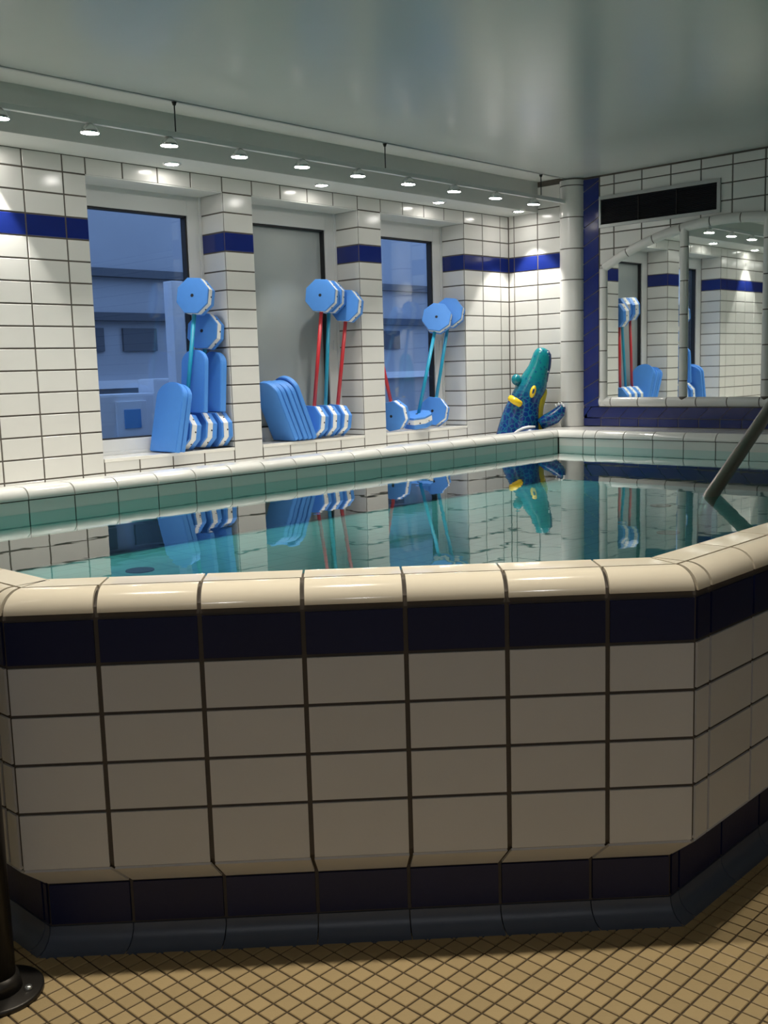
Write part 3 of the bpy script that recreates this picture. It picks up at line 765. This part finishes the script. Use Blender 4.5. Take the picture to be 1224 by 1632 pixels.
# window 2
barbell(low((499, 670)), hi_((514, 472), 5.44), 'rodred', FB + ', red rod, beside the stack of five boards', 0.05, 0.42)
barbell(low((518, 668)), hi_((525, 474), 5.475), 'rodteal', FB + ', teal rod, between two red rodded ones', 0.05, 0.42)
barbell(low((536, 666)), hi_((553, 488), 5.425), 'rodred', FB + ', red rod, against the frosted window reveal', 0.05, 0.30)
# window 3
barbell(low((628, 661)), at_y((596, 520), 5.58), 'rodred', FB + ', red rod, leaning back behind the pier', 0.22, 0.0, top_disc=False)
lp = at_y((665, 666), 5.43); lp.z = SILL + 0.078
barbell(lp, hi_((697, 508), 5.44), 'rodteal', FB + ', teal rod, lower disc lying flat', 1.1, 0.50, low_up=(0.8, -0.6, 0.0), low_n=(-0.22, -0.10, 0.95))
barbell(low((692, 656)) + Vector((0, 0, 0.006)), hi_((717, 499), 5.445), 'rodteal', FB + ', teal rod, reveal nearest the room corner', 0.35, 0.42)

# ================================================================== KICKBOARDS
def kickboard(base, lean, label, w=0.27, ln=0.43, th=0.036, m='foamblue', yaw=0.0):
    """board standing on its short edge; width along Y, face towards -X, leaning by angle about Y (positive: top to +X)"""
    t = tag(empty('kickboard', base), label, 'kickboard', 'blue foam kickboards on the window sills')
    pts = [(-w/2, 0.0), (w/2, 0.0), (w/2, ln * 0.80)]
    for k in range(1, 12):
        a = math.pi * k / 12; pts.append((w/2 * math.cos(a), ln * 0.80 + ln * 0.20 * math.sin(a)))
    pts.append((-w/2, ln * 0.80))
    bm = bmesh.new(); prism(bm, [Vector((-th/2, y, z)) for y, z in pts], (th, 0, 0))
    bmesh.ops.recalc_face_normals(bm, faces=bm.faces)
    bmesh.ops.bevel(bm, geom=[e for e in bm.edges], offset=0.004, segments=2, affect='EDGES')
    o = bm_obj('board', bm, m, t, False)
    t.rotation_euler = (0, lean, yaw)
    return t
KB = 'blue foam kickboard with rounded top'
# in window 1: two in front, two standing behind
def kbase(px, y=5.48): p = at_y(px, y); return Vector((p.x, y, SILL + 0.005))
b1 = kbase((262, 712), 5.445)
kickboard(b1, 0.22, KB + ', front board leaning beside the clear pane', w=0.285, ln=0.44)
kickboard(b1 + Vector((0.041, 0.005, 0)), 0.22, KB + ' directly behind the front leaning board', w=0.285, ln=0.43)
kickboard(Vector((b1.x + 0.262, 5.475, SILL + 0.238)), 0.085, KB + ' propped upright above the discs beside a teal rod', w=0.25, ln=0.40, th=0.034)
kickboard(Vector((b1.x + 0.425, 5.49, SILL + 0.235)), 0.085, KB + ' standing upright against the tiled reveal', w=0.21, ln=0.39, th=0.05)
# in window 2: a stack of five leaning back against the left reveal
b2 = kbase((456, 702), 5.475)
for k in range(5):
    kickboard(b2 + Vector((0.0435 * k, 0.004 * (k % 2), 0.006)), -0.42 + 0.006 * k, KB + (', outermost of the leaning stack, closest to the pier tiles', ', second of the leaning stack counted from the pier', ', middle one of the leaning stack of five', ', fourth of the leaning stack counted from the pier', ', tallest of the leaning stack, touching the foam discs')[k], w=0.235, ln=0.445 + (0.03 if k == 4 else 0.0), m='foamblue')
# ================================================================== INFLATABLE CROCODILE
CY = 4.98
vdir = ray((850, 640)); vdir.z = 0; vdir.normalize(); sdir = Vector((vdir.y, -vdir.x, 0))
def cq(x, y): return (780 + x / 8.743, 540 + y / 8.743)
cbase = at_y(cq(420, 1400), CY); cbase.z = 0.70
croc = tag(empty('inflatable_crocodile', cbase), 'teal and blue inflatable crocodile with yellow handle propped in the corner behind the pool rim', 'pool toy')
CL = Matrix.Translation(-cbase)
def cch(o): o.matrix_local = CL @ o.matrix_local; return o
cdist = (at_y(cq(500, 800), CY) - CAMP)
def plane_pt(px):          # points on a vertical plane facing the camera through the crocodile
    d = ray(px); c0 = at_y((848, 640), CY)
    return CAMP + d * ((c0 - CAMP).dot(vdir) / d.dot(vdir))
def loft(name, levels, m, depth, seg=20, off=0.0):
    bm = bmesh.new(); rings = []
    for y, l, r in levels:
        a, b = plane_pt(cq(l, y)), plane_pt(cq(r, y)); c = (a + b) / 2 + vdir * off; hw = (b - a).length / 2
        s = (b - a).normalized()
        rings.append([bm.verts.new(c + s * (hw * math.cos(2*math.pi*k/seg)) + vdir * (hw * depth * math.sin(2*math.pi*k/seg))) for k in range(seg)])
    for a, b in zip(rings, rings[1:]):
        for k in range(seg): bm.faces.new((a[k], a[(k+1) % seg], b[(k+1) % seg], b[k]))
    bm.faces.new(rings[0]); bm.faces.new(rings[-1])
    # bake origin at the crocodile base so that object coordinates measure its height
    for v in bm.verts: v.co -= cbase
    return bm_obj(name, bm, m, croc, True)
body = loft('body', [(122, 700, 745), (132, 668, 780), (155, 640, 815), (200, 612, 848), (260, 590, 862), (370, 545, 852), (430, 505, 838), (500, 455, 818), (580, 415, 808), (660, 365, 800), (750, 318, 772), (850, 268, 715), (950, 215, 696), (1050, 175, 692), (1200, 128, 692), (1350, 85, 695), (1560, 60, 740), (1690, 110, 700), (1730, 250, 600)], 'croc', 0.75)
loft('belly', [(700, 745, 800), (760, 715, 806), (850, 650, 785), (950, 630, 757), (1050, 620, 750), (1200, 620, 745), (1400, 620, 745), (1500, 650, 730)], 'crocbelly', 1.2, 16, 0.02)
def blob(name, px, rx, ry, rd, m, off=0.0, tilt=0.0, parent=None):
    c = plane_pt(px) + vdir * off; s = (plane_pt((px[0] + 10, px[1])) - plane_pt(px)).normalized(); up = Vector((0, 0, 1))
    ct, st = math.cos(tilt), math.sin(tilt); u = s * ct + up * st; v = up * ct - s * st
    bm = bmesh.new(); bmesh.ops.create_uvsphere(bm, u_segments=18, v_segments=12, radius=1)
    for w in bm.verts: p = w.co.copy(); w.co = c + u * (p.x * rx) + v * (p.z * ry) + vdir * (p.y * rd) - cbase
    return bm_obj(name, bm, m, parent or croc, True)
blob('eye_bump', cq(378, 570), 0.042, 0.046, 0.040, 'croc', -0.04, 0.2)
ey = blob('eye', cq(606, 732), 0.024, 0.052, 0.03, 'crocyellow', -0.093, -0.28)
blob('pupil', cq(612, 725), 0.008, 0.024, 0.01, 'crocdark', -0.118, -0.28, ey)
hb = bmesh.new()
ha, hb_ = plane_pt(cq(300, 822)) - vdir * 0.10, plane_pt(cq(425, 898)) - vdir * 0.125
mid = (ha + hb_) / 2 - vdir * 0.022
add_tube(hb, [ha + vdir * .03 - cbase, ha - cbase, mid - cbase, hb_ - cbase, hb_ + vdir * .03 - cbase], [0.022, 0.027, 0.029, 0.027, 0.022], 16); bm_obj('handle', hb, 'crocyellow', croc, True)
# foreleg with claws
lg = bmesh.new(); lp_ = [plane_pt(cq(*p)) - vdir * 0.05 - cbase for p in ((705, 1190), (800, 1135), (900, 1085), (975, 1010), (1000, 950), (990, 905))]
add_tube(lg, lp_, [0.045, 0.056, 0.058, 0.050, 0.036, 0.018], 18); leg = bm_obj('foreleg', lg, 'croc', croc, True)
for x, y in ((925, 925), (965, 905), (1005, 900), (1030, 925)): blob('claw', cq(x, y), 0.008, 0.013, 0.008, 'crocwhite', -0.078, 0.3, leg)
for x, y in ((812, 190), (835, 235), (840, 290), (836, 345), (828, 400), (815, 455)): blob('tooth', cq(x, y), 0.006, 0.008, 0.006, 'crocwhite', -0.030)
loft('mouth_band', [(160, 790, 828), (220, 812, 862), (300, 812, 866), (400, 802, 856), (500, 790, 828), (600, 788, 812)], 'crocdark', 2.2, 12, -0.005)
# rear flipper with white piping, just showing over the rim
fl = blob('flipper', cq(570, 1375), 0.15, 0.085, 0.06, 'crocdark', -0.16, 0.05)
pp = [plane_pt(cq(*p)) - vdir * 0.165 - cbase for p in ((330, 1318), (400, 1268), (470, 1232), (545, 1214), (640, 1210))]
bm = bmesh.new(); add_tube(bm, pp, [0.009, 0.012, 0.013, 0.012, 0.008], 10); bm_obj('piping', bm, 'crocwhite', fl, True)
